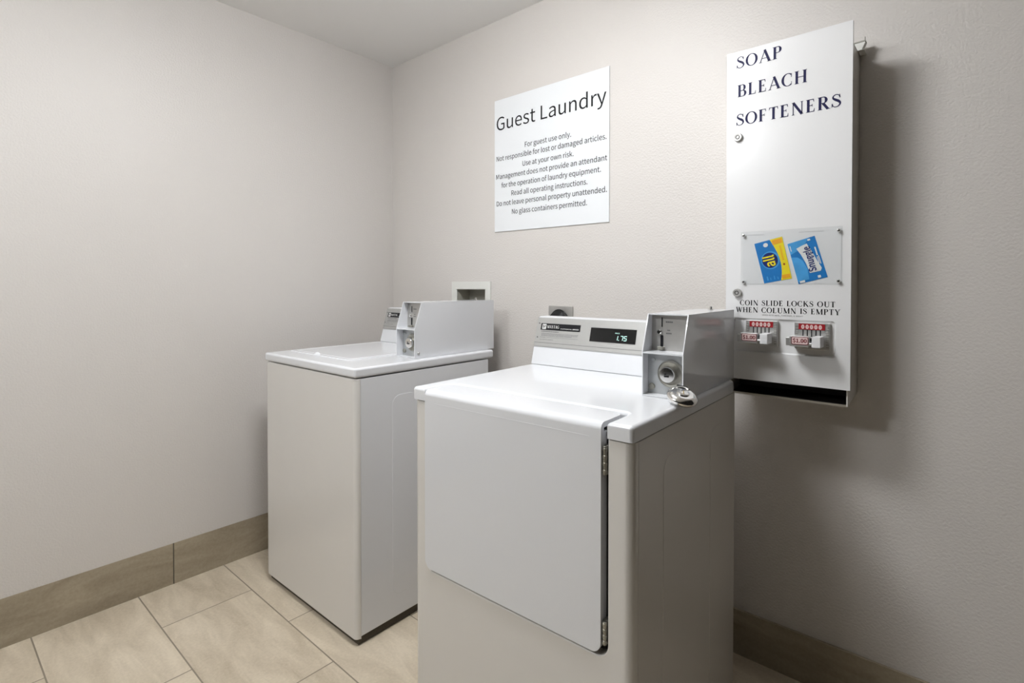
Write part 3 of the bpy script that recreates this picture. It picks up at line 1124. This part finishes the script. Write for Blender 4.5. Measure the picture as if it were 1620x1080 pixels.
fv = front(YD, 0.0005)
for sx, u0, u1, vz, cp, ik in (('SOAP', 1.9105, 2.0325, 1.8555, 0.0345, 'navy'), ('BLEACH', 1.9125, 2.0975, 1.7715, 0.0350, 'navy'), ('SOFTENERS', 1.9105, 2.1775, 1.6870, 0.0345, 'navy'),
                               ('COIN SLIDE LOCKS OUT', 1.9235, 2.1675, 1.1560, 0.0150, 'ink'), ('WHEN COLUMN IS EMPTY', 1.9125, 2.1795, 1.1355, 0.0150, 'ink')):
    b = BM(); roman(b, sx, fv, u0, u1, vz, cp)
    vo('lettering', b, M[ik], dd)
b = BM()
text_bm(b, 'VEND-RITE MFG., CHICAGO, IL 60647', fv, 1.985, 2.091, 1.1270, 0.0038)
vo('lettering', b, M['ink_soft'], dd)
for x, z in ((1.9165, 1.652), (1.9165, 1.1925)):
    b = BM()
    lathe(b, [(0, 0), (0.0125, 0), (0.0125, 0.007), (0.011, 0.0095), (0.0085, 0.0095), (0.0078, 0.0080), (0, 0.0080)], (x, YD, z), (0, -1, 0), 32)
    lk = vo('lock', b, M['steel'], dd)
    b = BM()
    lathe(b, [(0.0058, 0.0082), (0.0058, 0.0092), (0.0042, 0.0092), (0.0042, 0.0082)], (x, YD, z), (0, -1, 0), 24)
    vo('keyway', b, M['ink'], lk)

# clear display window, its backing and the two printed product cards
b = BM(); box(b, 1.929, 2.181, YD - 0.0006, YD, 1.219, 1.3685)
bk = vo('display_card', b, M['plate_white'], dd)
b = BM()
fb = front(YD, 0.0009)
flat(b, [(1.945, 1.3610), (1.990, 1.3600), (1.990, 1.3605), (1.945, 1.3615)], fb)
vo('crease', b, M['ink_soft'], bk)
b = BM()
flat(b, [(2.080, 1.3612), (2.140, 1.3608), (2.140, 1.3613), (2.080, 1.3617)], fb)
vo('crease', b, M['ink_soft'], bk)
b = BM(); box(b, 1.9265, 2.1840, YD - 0.0052, YD - 0.0034, 1.2160, 1.3715)
win = vo('display_window', b, M['acrylic'], dd)
for x, z in ((1.9345, 1.3610), (2.1755, 1.3600), (1.9345, 1.2245), (2.1755, 1.2260)):
    b = BM()
    cyl(b, (x, YD, z), (0, -1, 0), 0.0030, 0.0056, 16)
    lathe(b, [(0, 0.0100), (0.0028, 0.0095), (0.0045, 0.0075), (0.0050, 0.0053), (0, 0.0053)], (x, YD, z), (0, -1, 0), 20)
    vo('screw', b, M['chrome'], dd)


def quad_map(P):
    """card coordinates (s,t in 0..1) onto a quadrilateral given TL,TR,BR,BL in (x,z)"""
    def m(s, t):
        x = (P[3][0] * (1 - s) + P[2][0] * s) * (1 - t) + (P[0][0] * (1 - s) + P[1][0] * s) * t
        z = (P[3][1] * (1 - s) + P[2][1] * s) * (1 - t) + (P[0][1] * (1 - s) + P[1][1] * s) * t
        return x, z
    return m


def card_frame(P, lift):
    m = quad_map(P)

    def f(u, v, t=0.0):
        x, z = m(u, v)
        return (x, YD - lift - t, z)
    return f


def card_base(P, m_):
    b = BM()
    A = [b.verts.new((x, YD - 0.0007, z)) for x, z in P]
    B = [b.verts.new((x, YD - 0.0013, z)) for x, z in P]
    ff = [b.faces.new(A), b.faces.new(B)] + [b.faces.new((A[i], A[(i + 1) % 4], B[(i + 1) % 4], B[i])) for i in range(4)]
    bmesh.ops.recalc_face_normals(b, faces=ff)
    return vo('product_card', b, m_, dd)


def ell(cx, cy, rx, ry, n=32, a0=0, a1=360):
    return [(cx + rx * math.cos(R(a0 + (a1 - a0) * i / n)), cy + ry * math.sin(R(a0 + (a1 - a0) * i / n))) for i in range(n if a1 - a0 == 360 else n + 1)]


# printed detergent packet picture, blue and yellow
P1 = [(1.963, 1.335), (2.037, 1.3525), (2.063, 1.234), (1.991, 1.220)]
c1 = card_base(P1, M['blue'])
c1['label'] = 'blue and yellow picture card of a detergent packet'
f1, f1b, f1c = card_frame(P1, 0.0016), card_frame(P1, 0.0019), card_frame(P1, 0.0022)
b = BM()
arc = [(0.54 + 0.17 * math.sin(math.pi * i / 12) , i / 12) for i in range(13)]
arc = [(0.62 + 0.16 * math.sin(math.pi * (i / 12) ** 0.9) - 0.06 * (i / 12) , i / 12) for i in range(13)]
flat(b, arc[::-1] + [(1, 0), (1, 1)], f1)
vo('yellow_band', b, M['yellow'], c1)
b = BM()
for i in range(9):
    flat(b, [(0.83, 0.46 + 0.04 * i), (0.89, 0.46 + 0.04 * i), (0.89, 0.485 + 0.04 * i), (0.83, 0.485 + 0.04 * i)], f1b)
vo('orange_print', b, M['orange'], c1)
for t0, t1, s0 in ((0.86, 0.97, 0.62), (0.03, 0.12, 0.68)):
    b = BM(); flat(b, [(s0, t0), (0.97, t0), (0.97, t1), (s0, t1)], f1b)
    vo('orange_print', b, M['orange'], c1)
b = BM(); flat(b, [(0.855 + (0.055 if i % 2 else 0.025) * math.cos(R(i * 36)), 0.36 + (0.036 if i % 2 else 0.015) * math.sin(R(i * 36))) for i in range(10)], f1b)
vo('red_print', b, M['red'], c1)
b = BM()
flat(b, ell(0.42, 0.52, 0.33, 0.215), f1)
vo('badge_ring', b, M['blue_light'], c1)
b = BM(); flat(b, ell(0.40, 0.52, 0.28, 0.185), f1b)
vo('badge', b, M['blue_dark'], c1)


def card_text(bm, s, P, lift, s0, t0, length_t, height_s, bold):
    """text running up the card: its length is along t, its height toward -s"""
    fr = card_frame(P, lift)
    text_bm(bm, s, lambda u, v, t=0.0: fr(s0 - v, t0 + u, t), 0.0, length_t, 0.0, height_s, bold=bold)


b = BM(); card_text(b, 'all', P1, 0.0024, 0.56, 0.37, 0.27, 0.36, 0.035)
vo('lettering', b, M['yellow'], c1)
for q in ((0.26, 0.05, 0.03, 0.06), (0.40, 0.05, 0.03, 0.09), (0.14, 0.05, 0.05, 0.10), (0.52, 0.04, 0.03, 0.06)):
    b = BM(); flat(b, [(q[0], q[1]), (q[0] + q[2], q[1]), (q[0] + q[2], q[1] + q[3]), (q[0], q[1] + q[3])], f1b)
    vo('small_print', b, M['blue_light'], c1)
b = BM(); flat(b, ell(0.38, 0.90, 0.085, 0.05, 20), f1c)
vo('seal', b, M['white_print'], c1)

# printed fabric sheet packet picture, blue
P2 = [(2.051, 1.330), (2.118, 1.3495), (2.150, 1.237), (2.080, 1.218)]
c2 = card_base(P2, M['blue'])
c2['label'] = 'blue picture card of a fabric softener packet'
f1, f1b = card_frame(P2, 0.0016), card_frame(P2, 0.0019)
b = BM()
flat(b, [(0.0, 0.72), (0.45, 0.80), (0.80, 1.0), (0.0, 1.0)], f1)
flat(b, [(0.0, 0.05), (0.40, 0.05), (0.44, 0.30), (0.36, 0.52), (0.22, 0.62), (0.0, 0.66)], f1)
vo('pale_print', b, M['blue_light'], c2)
b = BM()
flat(b, [(0.26, 0.83), (0.36, 0.66), (0.44, 0.44), (0.48, 0.19), (0.85, 0.18), (0.91, 0.24), (0.84, 0.42), (0.76, 0.66), (0.66, 0.88), (0.46, 0.86)], f1b)
vo('white_panel', b, M['white_print'], c2)
b = BM(); card_text(b, 'Snuggle', P2, 0.0024, 0.72, 0.21, 0.60, 0.24, 0.03)
vo('lettering', b, M['blue_dark'], c2)
for q in ((0.87, 0.55, 0.05, 0.20), (0.86, 0.36, 0.03, 0.16), (0.91, 0.34, 0.03, 0.20), (0.72, 0.93, 0.10, 0.04), (0.70, 0.03, 0.10, 0.06), (0.06, 0.01, 0.18, 0.05), (0.05, 0.80, 0.03, 0.13)):
    b = BM(); flat(b, [(q[0], q[1]), (q[0] + q[2], q[1]), (q[0] + q[2], q[1] + q[3]), (q[0], q[1] + q[3])], f1b)
    vo('small_print', b, M['white_print'], c2)


# coin slides
def coin_slide(x0, z0):
    def P(bm):
        for v in bm.verts:
            v.co += Vector((x0, 0, z0))
        return bm
    yb = YD + 0.0050
    b = BM(); box(b, 0, 0.086, yb - 0.011, yb, 0, 0.072)
    s = vo('coin_slide', P(b), M['slide_metal'], dd, bevel=0.0012, seg=2)
    for xx in (0.003, 0.077):
        b = BM()
        for k in range(9):
            z = 0.006 + 0.0068 * k
            box(b, xx, xx + 0.0065, yb - 0.0128, yb - 0.0105, z, z + 0.0036)
        vo('ribbed_edge', P(b), M['steel'], s)
    y1 = yb - 0.011
    b = BM(); box(b, 0.011, 0.0745, y1 - 0.0012, y1 + 0.001, 0.0535, 0.0695)
    vo('coin_label', P(b), M['red'], s)
    b = BM()
    fr = front(y1 - 0.0012, 0.0004)
    for k in range(5):
        flat(b, ell(0.0215 + 0.0105 * k, 0.0610, 0.0040, 0.0060, 18), fr)
    vo('coin_mark', P(b), M['pink'], s)
    b = BM()
    fr = front(y1 - 0.0012, 0.0007)
    for k in range(5):
        text_bm(b, '0', fr, 0.0200 + 0.0105 * k, 0.0230 + 0.0105 * k, 0.0585, 0.0052)
    vo('numeral', P(b), M['maroon'], s)
    b = BM()
    for k in range(5):
        x = 0.0205 + 0.0105 * k
        box(b, x, x + 0.0024, y1 - 0.0010, y1 + 0.001, 0.034, 0.0530)
    vo('coin_slot', P(b), M['ink'], s)
    # sliding tongue that sticks out toward the room
    b = BM()
    prism(b, [(y1 + 0.001, 0.010), (y1 - 0.044, 0.013), (y1 - 0.050, 0.016), (y1 - 0.050, 0.0215), (y1 + 0.001, 0.0330)], 'x', 0.004, 0.070)
    prism(b, [(y1 - 0.028, 0.010), (y1 - 0.052, 0.010), (y1 - 0.052, 0.0385), (y1 - 0.028, 0.0385)], 'x', 0.000, 0.0465)
    box(b, -0.012, 0.006, y1 - 0.040, y1 - 0.018, 0.0105, 0.0330)
    tg = vo('tongue', P(b), M['slide_metal'], s, bevel=0.0016, seg=2)
    fr = lambda u, v, t=0.0: (u, y1 - 0.0524 - t, v)
    b = BM()
    pts = rrect(0.0045, 0.0455, 0.0160, 0.0370, 0.003, 3)
    flat(b, pts, fr)
    vo('price_border', P(b), M['maroon'], tg)
    b = BM(); flat(b, rrect(0.0062, 0.0438, 0.0177, 0.0354, 0.002, 3), lambda u, v, t=0: fr(u, v, 0.0003))
    vo('price_plate', P(b), M['pink'], tg)
    b = BM(); text_bm(b, '$1.00', lambda u, v, t=0: fr(u, v, 0.0006), 0.0080, 0.0420, 0.0220, 0.0094, bold=0.05)
    vo('lettering', P(b), M['maroon'], tg)
    # white push knob at the right
    b = BM(); box(b, 0.0530, 0.0735, y1 - 0.0530, y1 - 0.006, 0.0095, 0.0385)
    kn = vo('push_knob', P(b), M['plate_white'], tg, bevel=0.002, seg=2)
    b = BM(); box(b, 0.0465, 0.0530, y1 - 0.034, y1 - 0.002, 0.0105, 0.0330)
    vo('gap_block', P(b), M['ink'], tg)
    return s


coin_slide(1.942, 1.0410)
coin_slide(2.071, 1.0400)
# bracket and nail between the case top and the wall
b = BM()
box(b, 2.160, 2.2115, -0.045, -0.0005, 1.8685, 1.8705)
prism(b, [(2.172, 1.8700), (2.205, 1.8700), (2.214, 1.8900), (2.212, 1.8935), (2.172, 1.8915)], 'y', -0.040, -0.020)
br = vo('hanging_bracket', b, M['pvc'], V, bevel=0.0008, seg=1)
b = BM()
box(b, 2.165, 2.2145, -0.042, -0.018, 1.8925, 1.8955)
tube(b, [(2.2115, -0.030, 1.894), (2.2115, -0.030, 1.9085)], 0.0012, 8)
vo('nail', b, M['hinge'], br)

# ------------------------------------------------------------------ wall sign
G = thing('wall_sign', 'square white Guest Laundry notice on the back wall', 'sign', (0.7775, 0, 1.4600))
b = BM(); box(b, 0, 0.604, -0.0045, -0.0004, 0, 0.6015)
obj('panel', b, M['sign'], G, bevel=0.0006, seg=1)


def gl(bm, s, x0, x1, z, cap, bold=0.0):
    text_bm(bm, s, lambda u, v, t=0: (u - 0.7775, -0.0049 - t, v - 1.4600), x0, x1, z, cap, bold=bold)


b = BM(); gl(b, 'Guest Laundry', 0.7915, 1.369, 1.9225, 0.0590)
obj('lettering', b, M['ink'], G)
for s, x0, x1, z in (('For guest use only.', 0.959, 1.204, 1.8215), ('Not responsible for lost or damaged articles.', 0.791, 1.370, 1.7825),
                     ('Use at your own risk.', 0.946, 1.216, 1.7405), ('Management does not provide an attendant', 0.789, 1.373, 1.7000),
                     ('for the operation of laundry equipment.', 0.821, 1.345, 1.6590), ('Read all operating instructions.', 0.881, 1.283, 1.6180),
                     ('Do not leave personal property unattended.', 0.791, 1.372, 1.5775), ('No glass containers permitted.', 0.884, 1.281, 1.5350)):
    b = BM(); gl(b, s, x0, x1, z, 0.0215, bold=0.004)
    obj('lettering', b, M['ink'], G)

# ------------------------------------------------------------------ recessed hose box behind the washer
H = thing('laundry_hose_box', 'white recessed plastic hose box in the wall behind the washer', 'outlet box', (0.487, 0, 1.05))
b = BM()
fo = [(0, -0.005), (0.2645, -0.005), (0.2645, 0.1825), (0, 0.1825)]
fi = [(0.035, 0.035), (0.228, 0.035), (0.228, 0.144), (0.035, 0.144)]
fr_ = [(0.032, 0.032), (0.231, 0.032), (0.231, 0.147), (0.032, 0.147)]
L4 = [[b.verts.new((x, y, z)) for x, z in P] for P, y in ((fo, -0.0004), (fo, -0.006), (fr_, -0.006), (fi, -0.003), (fi, 0.0005))]
ff = []
for A, B in zip(L4, L4[1:]):
    for i in range(4):
        ff.append(b.faces.new((A[i], A[(i + 1) % 4], B[(i + 1) % 4], B[i])))
bmesh.ops.recalc_face_normals(b, faces=ff)
if sum(f.normal.y for f in ff[8:12]) > 0:
    bmesh.ops.reverse_faces(b, faces=ff)
obj('frame', b, M['pvc'], H)
b = BM()
q0, q1, r0, r1 = 0.522 - 0.487, 0.715 - 0.487, 1.085 - 1.05, 1.194 - 1.05
box(b, q0 - 0.003, q0, -0.001, 0.085, r0 - 0.003, r1 + 0.003)
box(b, q1, q1 + 0.003, -0.001, 0.085, r0 - 0.003, r1 + 0.003)
box(b, q0, q1, -0.001, 0.085, r1, r1 + 0.003)
box(b, q0, q1, -0.001, 0.085, r0 - 0.003, r0)
box(b, q0 - 0.003, q1 + 0.003, 0.085, 0.088, r0 - 0.003, r1 + 0.003)
obj('recess', b, M['pvc_shaded'], H)
for xx in (0.07, 0.15):
    b = BM()
    cyl(b, (q0 + xx - 0.01, 0.055, r0), (0, 0, 1), 0.010, 0.045, 16, 0.002)
    cyl(b, (q0 + xx - 0.01, 0.055, r0 + 0.030), (0, -1, 0), 0.008, 0.025, 16, 0.002)
    obj('valve', b, M['brass'], H)

# ------------------------------------------------------------------ dryer outlet and plug
E_ = thing('wall_outlet', 'steel wall outlet plate behind the dryer console', 'outlet', (1.090, 0, 1.005))
b = BM(); box(b, 0, 0.1235, -0.006, -0.0004, 0, 0.1235)
obj('plate', b, M['steel'], E_, bevel=0.0022, seg=2)
b = BM(); lathe(b, [(0, 0), (0.046, 0), (0.046, 0.004), (0.043, 0.006), (0, 0.006)], (0.0575, -0.006, 0.064), (0, -1, 0), 40)
obj('receptacle', b, M['black'], E_)
PC = thing('power_cord', 'black plug and cord in the wall outlet behind the dryer', 'power cord', (1.152, -0.012, 1.066))
b = BM()
lathe(b, [(0, 0.0005), (0.043, 0.0005), (0.045, 0.004), (0.041, 0.010), (0.043, 0.014), (0.032, 0.022), (0.014, 0.026), (0, 0.026)], (0, 0, 0), (0, -1, 0), 12)
rn = random.Random(3)
for v in b.verts:
    v.co += Vector((rn.uniform(-1, 1), rn.uniform(-0.5, 0.5), rn.uniform(-1, 1))) * 0.003 if v.co.y < -0.003 else Vector((0, 0, 0))
obj('plug', b, M['black'], PC, sharp=20)
b = BM(); tube(b, spline([(0.0, -0.020, 0.0), (0.0, -0.045, -0.02), (0.0, -0.055, -0.08), (0.01, -0.062, -0.3), (0.02, -0.06, -0.75)], 6), 0.008, 10)
obj('cord', b, M['black'], PC)
